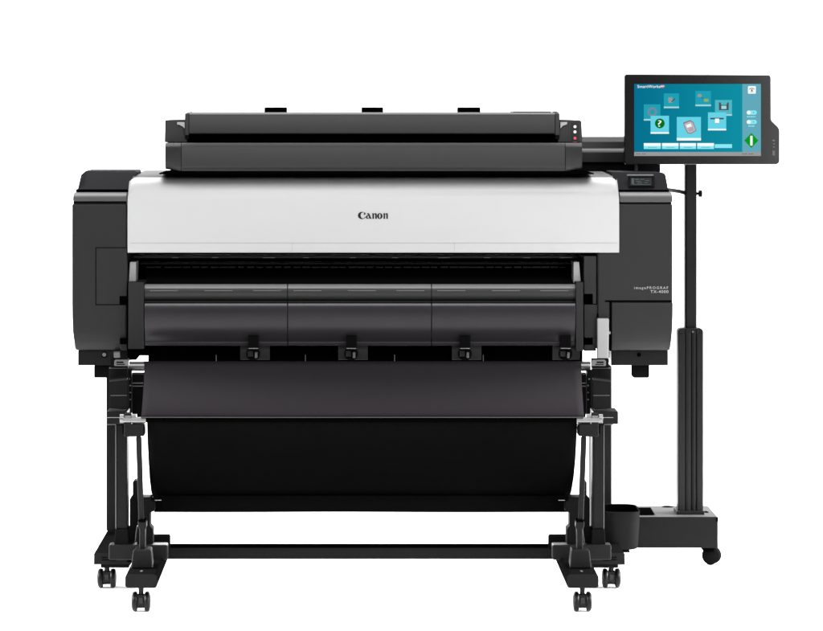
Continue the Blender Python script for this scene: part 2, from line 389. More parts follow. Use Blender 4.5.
# output platen, guide rail (three segments), smoked cover (three segments)
segs = ((144.4, 287.2), (287.9, 431.2), (431.9, 575.4))
m = MB(); m.px([(.02, Z(285.5, .02)), (.18, Z(268.5, .18)), (.2, Z(290, .2)), (.02, Z(296, .02))], X(144, .02), X(575.6, .02))
m.build('output_platen', M['black'], PR)
for a, c in segs:
    m = MB()
    Yg = -.012
    pr = [(Yg+.035, Z(286.9, 0)), (Yg+.002, Z(288.2, 0)), (Yg, Z(290.5, 0)), (Yg+.0005, Z(294, 0)), (Yg+.004, Z(298, 0)), (Yg+.012, Z(301, 0)), (Yg+.05, Z(301, 0))]
    m.px(pr, X(a, Yg), X(c, Yg)); g = m.build('output_guide', M['rail'], PR, smooth=50)
    m = MB(); m.px([(Yg+.0005, Z(288.4, Yg)), (Yg+.003, Z(287.0, Yg)), (Yg+.008, Z(285.6, Yg)), (Yg+.02, Z(284.6, Yg)), (Yg+.02, Z(288, Yg))], X(a, Yg)+.0004, X(c, Yg)-.0004); m.build('guide_highlight', M['guide_shine'], g, smooth=50)  # strip that carries the guide's painted highlight
    m = MB()
    for q in (5.5, 60, 108.5):
        if a+q+28 < c+1: m.pb(a+q, 290.3, a+q+28, 291.1, Yg-.0012, Yg+.004)
    m.build('guide_dash', M['mid'], g, split=True)  # short paler dashes set along the guide
    m = MB(); m.pb(a, 301.2, c, 302.4, -.004, .03); m.build('guide_edge', M['body'], g)
    m = MB(); Yr = -.03
    pr = [(Yr+.004, Z(302.7, 0)), (Yr+.0015, Z(304.5, 0)), (Yr+.0005, Z(307, 0)), (Yr, Z(313, 0)), (Yr+.002, Z(322, 0)), (Yr+.007, Z(331, 0)), (Yr+.013, Z(337, 0)), (Yr+.020, Z(341.5, 0)),
          (Yr+.016, Z(342.2, 0)), (Yr+.018, Z(345.2, 0)), (Yr+.06, Z(345.2, 0)), (Yr+.06, Z(302.7, 0))]
    m.px(pr, X(a, Yr), X(c, Yr)); m.build('roll_cover', M['gloss'], PR, smooth=50, bevel=.0008, ang=70)
# cheeks beside the roll cover
m = MB(); m.pb(128.2, 282.2, 143.9, 349, -.026, .12); m.build('cheek_plate', M['body2'], PR, bevel=.0015)
m = MB(); m.pb(575.8, 282.2, 583.2, 351, -.026, .12); m.build('cheek_plate', M['body2'], PR, bevel=.0015)
# black base between the cheeks
m = MB(); m.pb(148.3, 345.6, 582.6, 364, .03, .34); m.pb(128, 349, 149, 355.6, .01, .25); m.pb(127, 340, 136, 360, .05, .2)
bs = m.build('roll_unit_base', M['pitch'], PR)
m = MB()
for q in (216.2, 305.4, 394.6, 483.3): m.pb(q-.35, 354.8, q+.35, 361.4, .02, .03)
m.build('scale_mark', M['mid'], bs, split=True)
# four roll-cover catches
for i, q in enumerate((253.5, 351.5, 465.2, 565.8)):
    m = MB(); Yk2 = -.03
    m.pb(q-13.3, 344.8, q+16.2 if i < 3 else q+14, 359.8, Yk2+.03, .02)
    cr = m.build('cover_catch', M['body2'], PR, bevel=.001)
    m = MB(); m.pb(q-5.4, 335.6, q+5.2, 348, Yk2-.004, .02)
    for k in range(5): m.pb(q-4.6+2.05*k, 336.6, q-3.6+2.05*k, 346.8, Yk2-.0065, Yk2)
    m.pb(q-5.2, 335.0, q+5.1, 335.7, Yk2-.007, Yk2)
    m.build('catch_ribs', M['black'], cr)
    m = MB(); m.pb(q-5, 347.3, q+4.6, 348.8, Yk2-.003, 0); m.build('catch_edge', M['pale'], cr, bevel=.0008)
    m = MB(); m.cyl(P(q-.3, 353.5, Yk2+.028), P(q-.3, 353.5, .02), .0185, 24); m.build('catch_knob', M['black'], cr)
    m = MB(); m.pb(q-5.6, 351, q-.3, 356.5, Yk2+.018, .0); m.build('catch_block', M['body'], cr, bevel=.001)
    m = MB(); m.pb(q+1.2, 352.2, q+3.8, 358, Yk2+.016, .0); m.build('catch_pin', M['mid'], cr, bevel=.0015)
# small screw boss on left cheek foot
# ---- underside brackets -----------------------------------------------------
m = MB(); m.pb(78, 350.5, 127.6, 365.3, .03, .42); bl = m.build('underside_bracket', M['leg'], PR, bevel=.001)
m = MB(); m.pb(94, 365.2, 112, 377.8, .05, .12); m.build('bracket_block', M['foot'], bl, bevel=.003)
m = MB(); m.cyl(P(104.2, 354.7, .026), P(104.2, 354.7, .05), .0052, 16); m.build('screw', M['mid'], bl)
m = MB(); m.cyl(P(104.4, 354.9, .0285), P(104.4, 354.9, .05), .0078, 16); m.build('screw_well', M['pitch'], bl)
m = MB(); m.cyl(P(114, 354.6, .012), P(120, 354.4, .012), .0085, 18); m.build('peg', M['mid'], bl)
m = MB(); m.pb(611.2, 350.5, 668, 365.3, .03, .42); br = m.build('underside_bracket', M['leg'], PR, bevel=.001)
m = MB(); m.py(rr(632.5, 364.5, 649.3, 377.8, 2, corners=(0, 0, 1, 1)), .06, .10); m.build('bracket_block', M['foot'], br)
m = MB(); m.cyl(P(639, 354.8, .0285), P(639, 354.8, .05), .0055, 16); m.build('screw', M['pitch'], br)
m = MB(); m.cyl(P(603.3, 355, .002), P(609.5, 354.7, .002), .0095, 18, r2=.0085); m.build('peg', M['mid'], br)

# ---- stand: mirrored left/right ----------------------------------------------
def side(sg):
    def q(px_, Y): return px_ if sg < 0 else R_(px_, Y)
    def pb(m, a, b_, c, d, Y0, Y1, mm=None): m.pb(q(a, Y0), b_, q(c, Y0), d, Y0, Y1, mm)
    def pyy(m, pts, Y0, Y1, mm=None, back=1.0): m.py([(q(a, Y0), b_) for a, b_ in pts], Y0, Y1, mm, back)
    # upper arm block with facets
    m = MB(); Ya = -.15
    pb(m, 109, 367.5, 127.4, 378.2, Ya+.03, Ya+.06); pyy(m, [(109, 379), (127.5, 377.2), (127.5, 408.8), (123, 409.6), (109, 408.2)], Ya, Ya+.06)
    arm = m.build('basket_arm', M['dull'], PR, bevel=.002)
    m = MB(); pyy(m, [(109.4, 380.2), (127.3, 378.0), (127.3, 380.2), (109.4, 382)], Ya-.002, Ya+.01); m.build('arm_edge', M['body'], arm, bevel=.0012)
    m = MB(); pb(m, 110.4, 395.2, 127, 395.7, Ya-.0009, Ya+.004); m.build('arm_seam', M['mid'], arm)
    m = MB(); pb(m, 109.2, 367.6, 127.2, 368.5, Ya+.028, Ya+.05); m.build('arm_ledge', M['mid'], arm)
    # silver lever plate and bright cross tube stub
    m = MB(); pyy(m, rr(114.2, 360.3, 128.6, 366, 1.2), Ya-.005, Ya+.021); lp = m.build('lever_plate', M['mid'], arm, bevel=.0008)
    m = MB(); pyy(m, rr(116.4, 361.6, 123.6, 363.1, .5), Ya-.006, Ya); pyy(m, rr(116.4, 364, 125, 364.9, .4), Ya-.006, Ya)
    m.build('plate_slot', M['black'], lp, split=True)
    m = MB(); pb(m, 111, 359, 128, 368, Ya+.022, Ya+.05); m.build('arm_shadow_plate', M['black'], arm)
    m = MB(); Yt = .02; m.cyl(P(q(127.6, Yt), 366.3, Yt), P(q(146 if sg < 0 else 146, Yt), 366.3, Yt), .0125, 24); m.build('cross_tube', M['steel'], PR)
    # dark linkage between arm and basket
    m = MB(); Y1 = -.02
    pb(m, 125.6, 370.5, 131.6, 419, Y1, .01); pb(m, 131.0, 374.6, 145, 417, Y1+.05, .10)
    lk = m.build('linkage_plate', M['black'], PR)
    m = MB()
    for yy in (383.2, 386.2): pb(m, 132, yy-.45, 143, yy+.45, Y1+.045, Y1+.055)
    m.build('linkage_bar', M['mid'], lk, split=True)
    m = MB()
    for yy in (379, 385.5, 392.5, 399.5): m.cyl(P(q(128.9+1.5*(yy > 380), Y1), yy, Y1-.004), P(q(130.2, Y1), yy, Y1+.01), .0022, 10)
    m.build('linkage_rivet', M['mid'], lk, split=True)
    # rear and front columns
    m = MB(); pb(m, 106.2, 365.8, 118, 531, .30, .37); m.build('rear_column', M['leg'], PR, bevel=.004, seg=3)
    m = MB(); pb(m, 118.6, 424, 129.2, 531, .0, .008); m.build('column_pale_strip', M['pale'], PR)  # pale strip beside the column, made as a thin plate
    m = MB(); pb(m, 115.1, 423, 127.3, 530, -.12, -.06); fc = m.build('front_column', M['leg'], PR, bevel=.007, seg=4)
    m = MB(); pyy(m, [(115, 529.5), (127.6, 529.5), (128.6, 546.5), (114, 546.5)], -.128, -.05); m.build('column_foot', M['foot'], fc, bevel=.003)
    m = MB(); pyy(m, [(106.6, 411.5), (127, 411.5), (127, 423.8), (106.6, 424.2)] if sg < 0 else [(102, 411.5), (127, 411.5), (127, 424), (102, 424.2)], -.16, -.06)
    hd = m.build('column_head', M['leg'], PR, bevel=.002)
    m = MB(); pb(m, 107, 413, 114, 423, -.07, .34); m.build('column_tie', M['foot'], hd)
    m = MB(); pb(m, 107, 417.3, 120, 417.8, -.1612, -.15); m.build('head_seam', M['pale'], hd)
    m = MB(); pb(m, 106.5, 424.4, 115.3, 425, -.13, -.1); pb(m, 115.6, 425, 116.1, 529, -.1208, -.1); m.build('edge_and_highlight', M['mid'], hd, split=True)  # paler strips; the long one paints the column edge's highlight
    # silver rod end with rings and holder
    m = MB(); Yr = -.33; zr = 419.9
    m.cyl(P(q(123, Yr), zr, Yr), P(q(146, Yr), zr, Yr), .0073, 24)
    rd = m.build('basket_rod_end', M['steel'], PR)
    m = MB(); m.cyl(P(q(120, Yr), 418.6, Yr+.005), P(q(124, Yr), 418.6, Yr+.005), .0118, 28); m.cyl(P(q(131.2, Yr), 416.8, Yr+.005), P(q(136.8, Yr), 416.8, Yr+.005), .0075, 28)
    m.build('rod_ring', M['steel'], rd, bevel=.0008, split=True)
    m = MB(); pyy(m, [(124.2, 413.6), (131.2, 413.6), (131.2, 424.2), (142, 424.2), (143, 425), (143.2, 434), (141, 436.6), (126, 436.8), (124.2, 436)], Yr-.004, Yr+.03)
    rh = m.build('rod_holder', M['leg'], PR, bevel=.0015)
    m = MB(); pb(m, 122.0, 425.5, 127.5, 434, -.31, -.11); m.build('holder_arm', M['foot'], rh)
    m = MB(); pyy(m, rr(132, 423.6, 144.6, 436.2, 2), Yr+.004, Yr+.04); m.build('holder_back', M['black'], rh)
    m = MB(); pyy(m, [(124.6, 415.6), (130.8, 415.6), (130.8, 418.2), (124.6, 418.2)], Yr-.006, Yr); m.build('holder_catch', M['mid'], rh, bevel=.0008)
    # slanted strut and its socket
    m = MB()
    A = [P(q(a, -.32), 436.5, -.32+dy) for a, dy in ((135.8, 0), (141.6, 0), (141.6, .02), (135.8, .02))]
    B = [P(q(a, -.29), 522, -.29+dy) for a, dy in ((138.6, 0), (144.2, 0), (144.2, .02), (138.6, .02))]
    m.prism(A, B); st = m.build('strut', M['leg'], PR, bevel=.003, seg=3)
    m = MB(); pyy(m, [(137.6, 521.5), (146.2, 521.5), (146.4, 527), (145.2, 530), (145.0, 551), (139.2, 551), (139.4, 530), (138, 527)], -.297, -.26)
    m.build('strut_socket', M['leg'], PR, bevel=.003)
    m = MB(); pyy(m, rr(138.4, 519.6, 145.2, 522.2, 1), -.298, -.262); m.build('strut_gap', M['pitch'], st)
    # black lower linkage behind the strut
    m = MB()
    pyy(m, [(132.6, 482.5), (133.8, 480.6), (137.4, 480.6), (137.4, 500), (140, 520), (136, 528), (134, 546), (128, 546), (128, 528), (129.6, 527), (129.6, 499), (132.6, 495.5)], -.10, -.05)
    pyy(m, [(137, 546), (138, 500), (138, 497.2), (151, 497.2), (151.4, 500.6), (154.5, 501.2), (154.5, 511), (150, 512.8), (150, 526.4), (152.8, 529.2), (152.8, 546)], -.12, -.06)
    ll = m.build('lower_linkage', M['black'], PR, bevel=.002)
    m = MB(); pb(m, 154.8, 500.1, 161.2, 500.5, -.125, -.12); m.build('linkage_mark', M['pale'], ll)
    m = MB(); pyy(m, rr(150, 536, 169.6, 552, 2.2), -.04, .0); m.build('beam_bracket', M['foot'], PR, bevel=.002)
    # sleeve round the cross beam
    m = MB(); pb(m, 108.6, 545, 167.4, 560, -.14, -.09)
    m.build('beam_sleeve', M['leg'], PR, bevel=.004, seg=3)
    # outer foot
    Yf = -.05; zt = Z(553.3, Yf); zb = Z(564.4, Yf)
    xo = X(q(93.9, Yf), Yf); xi = X(q(131, Yf), Yf)
    m = MB(); m.box(xo, xi, Yf, .46, zb, zt)
    of = m.build('outer_foot', M['foot'], PR, bevel=.002)
    m = MB(); m.box(xo, xi, Yf-.001, Yf+.003, zb, zt); m.build('foot_front_plate', M['dull'], of, bevel=.001)  # thin plate makes the foot's front lighter than its top
    m = MB(); pb(m, 100.6, 563, 129, 567.8, Yf+.002, .3); m.build('foot_underplate', M['foot'], of, bevel=.002)
    m = MB(); pb(m, 102, 557, 107.4, 557.9, Yf-.0018, Yf); pb(m, 102, 559.4, 109, 560.2, Yf-.0018, Yf); pb(m, 109, 557.3, 115.6, 560.8, Yf-.0018, Yf); pb(m, 127, 557.3, 131, 562, Yf-.0018, Yf)
    m.build('foot_slot', M['pitch'], of, split=True)
    m = MB(); m.faces([], [])
    # inner foot reaching forward
    Yi = -.42
    m = MB(); ix0, ix1 = (125.2, 156.8)
    pyy(m, rr(ix0, 574.6, ix1, 588, 3), Yi, .12)
    inf = m.build('inner_foot', M['foot'], PR, bevel=.0025, seg=3)
    m = MB(); pyy(m, rr(ix0, 574.6, ix1, 588, 3), Yi-.002, Yi+.004); m.build('foot_front_plate', M['dull'], inf, bevel=.0012)  # front plate, lighter in colour than the foot
    m = MB(); Ab = [(132.8, 550.2), (151, 550.2), (152.8, 568.6), (130.8, 568.6)]
    pyy(m, Ab, -.325, -.24, None, .9); m.build('foot_cap', M['leg'], inf, bevel=.004, seg=3)
    m = MB(); m.cyl(P(q(141.6, -.36), 571, -.36), P(q(141.6, -.36), 571, -.36)+Vector((0, 0, .0012)), .003, 12)
    c2 = Vector((X(q(141.6, -.37), -.37), -.37, Z(574.6, Yi))); m.cyl(c2+Vector((0, 0, -.001)), c2+Vector((0, 0, .0015)), .0035, 12)
    m.build('screw', M['mid'], inf)
side(-1); side(1)
# cross beams
m = MB(); m.box(X(160, -.06), X(565, -.06), -.06, -.02, Z(559.2, -.06), Z(550, -.06)); m.build('cross_beam', M['dull'], PR, bevel=.003)
m = MB(); m.pb(168, 545.2, 556, 551, .03, .06); m.build('rear_cross_beam', M['pitch'], PR)  # rear beam; the shade there is put into its black colour
# casters
def caster(cx, ybot, r_px, top_py, Y):
    s = S(Y); R = r_px*s; c = Vector((X(cx, Y), Y, R))
    m = MB()
    m.cyl(c+Vector((0, 0, .3*R)), Vector((c.x, Y, Z(top_py, Y)+.012)), 2.6*s, 16)
    hw = 4.4*s
    m.lathe_x(c, [(-hw, .55*R), (-hw, .66*R), (hw, .66*R), (hw, .55*R)], 20)
    m.box(c.x-hw*.9, c.x+hw*.9, Y-.5*R, Y+.5*R, c.z, c.z+.72*R)
    f = m.build('caster', M['tyre'], PR, bevel=.001)
    for sg in (-1, 1):
        m = MB(); k = sg*s
        m.lathe_x(c, [(3.6*k, .4*R), (3.6*k, .80*R), (4.0*k, .93*R), (5.2*k, R), (7.2*k, R), (8.4*k, .90*R), (9.2*k, .68*R), (9.6*k, .4*R), (9.7*k, .12*R)], 32)
        m.build('wheel', M['tyre'], f, smooth=60)
    m = MB(); m.box(c.x-2.4*s, c.x+2.4*s, Y-.70*R, Y-.45*R, c.z-.1*R, c.z+.5*R); m.build('caster_brake', M['body2'], f, bevel=.0015)
for cx, Y in ((106.9, -.012), (611.2, -.012)): caster(cx, 588, 9.6, 568, Y)
for cx, Y in ((141.1, -.385), (582.4, -.385)): caster(cx, 611.5, 9.9, 588, Y)

# ---- cloth catch basket --------------------------------------------------------
def sheet(rows, n=60, th=.0015, wav=.0):
    """rows: (pxL, pxR, py, Y); swept to a thin cloth."""
    m = MB(); v = []; nr = len(rows)
    for a, c, y_, Y in rows:
        for i in range(n+1):
            t = i/n; p = P(a+(c-a)*t, y_, Y)
            p.y += wav*math.sin(9*t+y_*.02)*math.sin(math.pi*t); v.append(p)
    m.faces([tuple(p) for p in v], [(j*(n+1)+i, j*(n+1)+i+1, (j+1)*(n+1)+i+1, (j+1)*(n+1)+i) for j in range(nr-1) for i in range(n)])
    return m
rows = []
for i in range(13):
    t = i/12; rows.append((144.4-3.2*t**1.6 if t < 1 else 140.6, 581.2+3.0*t**1.6, 361.2+56.8*t, -.07-.262*math.sin(math.pi/2*t)))
rows[0] = (143.8, 581.4, 361.2, -.07)
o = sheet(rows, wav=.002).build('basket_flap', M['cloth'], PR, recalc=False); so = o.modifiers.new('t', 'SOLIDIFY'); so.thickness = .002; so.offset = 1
m = MB(); m.cyl(P(146, 420, -.33), P(577, 420, -.33), .0062, 20); m.build('basket_rod', M['pitch'], PR)
m = MB(); m.pb(141, 417.2, 583.5, 417.8, -.340, -.33); m.build('flap_hem', M['lip'], o)
rows = []
L = [(147, 577, 421.5, -.325), (147.2, 576.8, 432, -.26), (147.8, 576.2, 446, -.18), (148.6, 575.2, 462, -.11), (149.6, 573.6, 478, -.06), (151, 571.6, 490, -.035), (152.2, 570.2, 495.5, -.03),
     (152.8, 569.6, 496.4, -.045), (153.6, 569, 504, -.05), (154.2, 568.6, 511, -.045), (154.6, 568.4, 511.4, .0)]
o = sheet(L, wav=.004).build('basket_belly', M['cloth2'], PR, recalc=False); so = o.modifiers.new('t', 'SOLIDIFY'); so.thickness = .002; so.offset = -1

# =================================================================== SCANNER
SN = thing('scanner', (X(373, 0), .15, Z(173, 0)), 'long low graphite sheet scanner lying across the top of the white cover', 'scanner')
Y0 = -.068
pr = [(Y0+.012, Z(143.0, Y0)), (Y0+.002, Z(146.4, Y0)), (Y0, Z(148, Y0)), (Y0, Z(166.6, Y0)), (Y0+.006, Z(169.4, Y0)), (Y0+.02, Z(171.2, Y0)), (.36, Z(171.2, Y0)), (.36, Z(143.0, Y0))]
m = MB(); m.px(pr, X(181.2, Y0), X(565.2, Y0)); sb = m.build('lower_body', M['scan'], SN, bevel=.0015)
m = MB(); m.pb(168, 170.8, 579, 173.4, Y0+.03, .3); m.pb(159, 173.1, 594, 174.3, Y0+.035, .3); m.build('scanner_shadow', M['pitch'], sb)  # black slabs painting the shadow line under the scanner
def endcap(x_in, x_out, lab):
    m = MB(); sg = 1 if x_out > x_in else -1
    A = [(X(x_in, Y0), y, z) for y, z in pr]
    B = [(X(x_out, Y0), y+.035*(1 if y < .1 else 0), z+(.004 if z < Z(160, Y0) else -.0)) for y, z in pr]
    m.prism(A, B); return m.build('end_cap', M['scan'], SN, bevel=.0015, label=lab)
endcap(180.9, 164.3, None); endcap(565.5, 583.2, None)
# upper end towers
m = MB(); m.py([(165, 121), (166, 120), (187, 119.6), (187, 142.4), (164.6, 142.4)], -.012, .3); m.build('end_tower', M['scan'], SN, bevel=.002)
m = MB(); m.py([(558, 119.6), (580.4, 120.3), (581.6, 121.6), (582.4, 142.4), (558, 142.4)], -.012, .3); et = m.build('end_tower', M['scan'], SN, bevel=.002)
m = MB(); m.py([(177, 122.2), (184.6, 122.2), (184.6, 128.6), (182.6, 126.6), (179.6, 125), (177, 124.6)], -.02, -.005); m.build('lid_lever', M['pale'], SN, bevel=.0008)
m = MB(); m.py([(560.4, 122.2), (567.4, 122.2), (567, 124.4), (563, 125.8), (560.4, 128.6)], -.02, -.005); m.build('lid_lever', M['pale'], SN, bevel=.0008)
m = MB(); m.pb(568.4, 123.4, 568.7, 141, -.0128, -.01); m.build('tower_seam', M['body2'], et)
cpn = MB(); cpn.py(rr(570.6, 122.4, 579.6, 144 - 1.8, 1), -.0132, -.008); cpo = cpn.build('control_panel', M['body'], SN)
for yy, mm in ((126.7, 'led_white'), (131.9, 'led_white'), (138.2, 'led_red')):
    m = MB(); Yq = -.0145
    m.fr(572.8, yy-2.4, 577.2, yy+2.4, Yq, M['body']); m.disc(575, yy, 1.45, Yq-.0006, M[mm], 16)
    m.build('button', M['mid'], cpo, smooth=0)
m = MB(); m.fr(573, 142.0, 577, 142.25, -.0146); m.build('button_mark', M['led_red'], cpo, smooth=0)
# lid
Yl = -.022
pr = [(Yl+.012, Z(112.4, Yl)), (Yl+.002, Z(114.4, Yl)), (Yl, Z(115.6, Yl)), (Yl, Z(133.2, Yl)), (Yl+.004, Z(134.2, Yl)), (Yl+.05, Z(134.2, Yl)), (.32, Z(134.2, Yl)), (.32, Z(112.6, Yl))]
m = MB(); m.px(pr, X(189, Yl), X(555, Yl)); ld = m.build('scanner_lid', M['scan'], SN, bevel=.0012)
for a, c in ((184.8, 188.8), (555.2, 559.6)):
    m = MB(); m.pb(a, 113.4, c, 135.4, Yl+.001, .3); m.build('lid_end', M['scan'], ld, bevel=.0015)
    m = MB(); m.pb(a+.2, 135.6, c-.2, 139, Yl+.006, .3); m.build('lid_foot', M['black'], ld)
m = MB(); m.pb(186, 133.8, 559, 143.6, .012, .3); m.build('feed_slot', M['pitch'], SN)
for q in (275.2, 372.4, 469.6):
    m = MB(); m.py(rr(q-10.9, 107.3, q+10.9, 113.2, 1.2, corners=(1, 1, 0, 0)), .08, .2); m.build('guide_clip', M['pitch'], ld, bevel=.001)
m = MB(); m.pb(513, 111.2, 551, 113, .05, .2); m.build('lid_pad', M['body'], ld, bevel=.0008)
m = MB(); m.py([(552, 113.2), (553, 111.4), (556, 111.0), (558.6, 112.4), (559.2, 114)], .0, .06); m.py([(185.4, 114), (186.6, 112.6), (190, 112.2), (191, 111.2), (192, 112.8)], .0, .06); m.build('lid_hinge', M['mid'], ld, bevel=.0006, split=True)
# rear arm housing to the right of the scanner: part of the printer's rear unit
m = MB(); Ya = .40
pr = [(Ya+.03, Z(137.2, Ya)), (Ya+.018, Z(142, Ya)), (Ya+.016, Z(148, Ya)), (Ya+.006, Z(149.5, Ya)), (Ya, Z(152.5, Ya)), (Ya+.001, Z(156, Ya)), (Ya+.004, Z(162.2, Ya)), (YB+.05, Z(162.2, Ya)), (YB+.05, Z(137.2, Ya))]
m.px(pr, X(500, Ya), X(640, Ya)); ru = m.build('rear_arm_housing', M['scan'], PR, bevel=.001, smooth=60)
m = MB(); m.py([(560, 162.3), (637, 162.3), (638, 167), (634, 174.5), (560, 174.5)], .42, .5); m.build('rear_arm_base', M['black'], ru)
m = MB(); m.py([(637.5, 160.5), (660.3, 160.5), (660.3, 172.2), (637.5, 172.2)], .30, .5); m.build('rear_arm_block', M['cap'], ru, bevel=.002)

# =================================================================== MONITOR STAND
MS = thing('monitor_stand', (X(691, .38), .40, 0), 'slim black monitor stand with ribbed sleeve, rising from a low castered base at the right', 'stand')
Yb = .30
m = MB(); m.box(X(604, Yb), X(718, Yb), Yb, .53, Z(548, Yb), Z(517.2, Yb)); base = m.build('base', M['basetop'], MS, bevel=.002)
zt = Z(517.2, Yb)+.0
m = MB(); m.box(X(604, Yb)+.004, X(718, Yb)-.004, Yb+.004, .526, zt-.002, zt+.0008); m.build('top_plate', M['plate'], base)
def top(m, a, b_, c, d, e=.0008):   # rectangle on the base top given in pixels
    pts = []
    for px_, py_ in ((a, d), (c, d), (c, b_), (a, b_)):
        dd = (H-zt-e)*F/(py_-VY); pts.append(((px_-VX)*dd/F, dd-D, zt+e))
    m.faces(pts, [(0, 1, 2, 3)])
m = MB(); dn = (H-zt)*F
for (poly) in ([(636, 514.8), (655, 514.8), (650.6, 507.4), (636, 507.4)],):
    pts = []
    for px_, py_ in poly:
        dd = (H-zt-.0025)*F/(py_-VY); pts.append(((px_-VX)*dd/F, dd-D, zt+.0025))
    m.faces(pts, [(0, 1, 2, 3)])
m.build('base_cutout', M['pitch'], base, smooth=0)
m = MB()
for cx, cy, rx in ((667.5, 507.0, .016), (704.6, 512.2, .009), (707, 512.8, .005)):
    dd = (H-zt)*F/(cy-VY); c = Vector(((cx-VX)*dd/F, dd-D, zt)); m.cyl(c-Vector((0, 0, .002)), c+Vector((0, 0, .0022)), rx, 20)
m.build('base_hole', M['pitch'], base, split=True)
m = MB(); m.pb(716.2, 517.6, 718.3, 521.8, Yb-.001, Yb+.02); m.build('corner_notch', M['pitch'], base)
Ys = .355
m = MB(); m.py(rr(678, 328.2, 703.4, 513.2, 4, corners=(1, 1, 0, 0)), Ys, Ys+.045); sl = m.build('sleeve', M['pole'], MS, bevel=.0025)
m = MB(); m.pb(685.2, 329.2, 685.9, 512.6, Ys-.0008, Ys); m.pb(691.3, 331, 692.1, 512.6, Ys-.0008, Ys); m.pb(696.0, 329.2, 696.7, 512.6, Ys-.0008, Ys)
m.build('sleeve_groove', M['pitch'], sl, split=True)
m = MB(); m.pb(687.2, 331.5, 690.2, 512.6, Ys-.002, Ys); m.pb(693.2, 331.5, 695, 512.6, Ys-.002, Ys); m.pb(679, 334, 684.4, 512.6, Ys-.002, Ys); m.pb(697.6, 334, 702.4, 512.6, Ys-.002, Ys)
m.build('sleeve_rib', M['pole'], sl, bevel=.0008, split=True)
m = MB(); m.cyl(P(692.9, 331.8, Ys-.005), P(692.9, 331.8, Ys), .0028, 12); m.build('screw', M['mid'], sl)
m = MB(); m.pb(676.8, 511, 704.4, 515.4, Ys-.012, Ys+.07); m.build('sleeve_foot', M['pole'], sl, bevel=.001)
m = MB(); m.pb(685.2, 120, 697, 330, Ys+.012, Ys+.05); po = m.build('pole', M['pole'], MS, bevel=.006, seg=4)
m = MB(); m.cyl(P(696.6, 193.6, Ys+.03), P(699, 193.6, Ys+.03), .004, 12); m.cyl(P(698.6, 193.6, Ys+.03), P(702, 193.6, Ys+.03), .0095, 14); m.build('clamp_knob', M['black'], MS)
m = MB(); pts = [P(664, 189.6, .2), P(672, 190.3, .28), P(680, 191.6, .36), P(687, 193.4, .39)]
for i in range(3): m.cyl(pts[i], pts[i+1], .0055, 12)
m.build('brace_arm', M['pole'], MS)
# single twin-disc caster
m = MB(); Yc2 = .385; s = S(Yc2)
c = Vector((X(711.6, Yc2), Yc2-.0, 9.6*s))
m.lathe_x(c, [(-.018, .002), (-.018, .5*9*s), (-.012, 9.0*s), (.012, 9.0*s), (.018, .5*9*s), (.018, .002)], 32)
rot = Matrix.Translation(c) @ Matrix.Rotation(math.radians(68), 4, 'Z') @ Matrix.Translation(-c)
bmesh.ops.transform(m.bm, matrix=rot, verts=m.bm.verts)
ca = m.build('caster', M['foot'], MS, smooth=50)
m = MB(); m.pb(703.6, 547, 714, 551.6, Yc2-.03, Yc2+.03); m.build('caster_mount', M['pitch'], ca)

# =================================================================== MONITOR
MN = thing('touchscreen_monitor', (X(700, .25), .27, Z(120, .25)), 'touchscreen monitor with teal menu screen and a stepped right edge, mounted on the slim pole', 'monitor')
Ym = .24
out = rr(624.4, 74.2, 771, 164.6, 2.8, corners=(1, 0, 0, 1))
arcTL = out[0:6]; arcBL = out[-6:]
poly = arcTL+[(768.4, 75), (770, 75.6), (770.9, 77.6), (771, 119), (772, 121.2), (777.6, 126.6), (779, 128.6), (779.6, 131), (779.6, 161), (778.8, 163.2), (776.6, 164.4)]+arcBL
m = MB(); m.py(poly, Ym, Ym+.035); mb = m.build('monitor_case', M['bezel'], MN, bevel=.0022, seg=3)
m = MB(); m.pb(660, 100, 722, 150, Ym+.03, Ym+.06); m.pb(680, 110, 702, 140, Ym+.055, Ym+.13); m.build('rear_mount', M['black'], MN, bevel=.002)
YS = Ym-.0006; st = .00025
sc = MB()
def f(lv, *a): sc.fr(*a[:4], YS-lv*st, M[a[4]])
f(0, 634.2, 84, 761, 156, 'e_teal'); 
f(1, 742.3, 84, 760.8, 152, 'e_side'); f(1.5, 634.2, 152, 760.9, 156, 'e_grey')
sc.text('SmartWorks', 637.4, 660.4, 87.9, 2.9, YS-2*st, M['e_white'], bold=.005); sc.disc(662.4, 86.4, 2.3, YS-2*st, M['e_pink'], 16, 1.5)
sc.text('MFP', 660.6, 664.4, 87, 1.3, YS-3*st, M['e_white'], bold=.02)
def tile(a, b_, c, d, col, bar, lv):
    f(lv, a, b_, c, d, col); f(lv+.5, a, d-1.6, c, d, bar)
tile(663.8, 93.4, 679, 108.2, 'e_tile2', 'e_pale', 2)
tile(695.4, 91.0, 711, 106.2, 'e_tile2', 'e_pale', 2)
tile(643.8, 104.4, 660.4, 120.6, 'e_tile2', 'e_pale', 2)
tile(715, 100, 732, 115.8, 'e_tile3', 'e_pale', 2)
tile(650.6, 115.8, 669, 133.8, 'e_tile', 'e_white', 3.5)
tile(708, 112.4, 726.2, 130.4, 'e_tile', 'e_white', 3.5)
sc.fr(676.6, 117.2, 701.4, 141.4, YS-3*st, M['e_teald'])
f(3.5, 676.8, 117, 701, 140.6, 'e_tile'); f(4, 676.8, 138, 701, 140.6, 'e_white')
z = YS-5*st
sc.strip(arc(652.2, 111.8, 4.2, 4.2, 0, 360, 24)[:-1], arc(652.2, 111.8, 2.9, 2.9, 0, 360, 24)[:-1], YS-3*st, M['e_docd'], True)
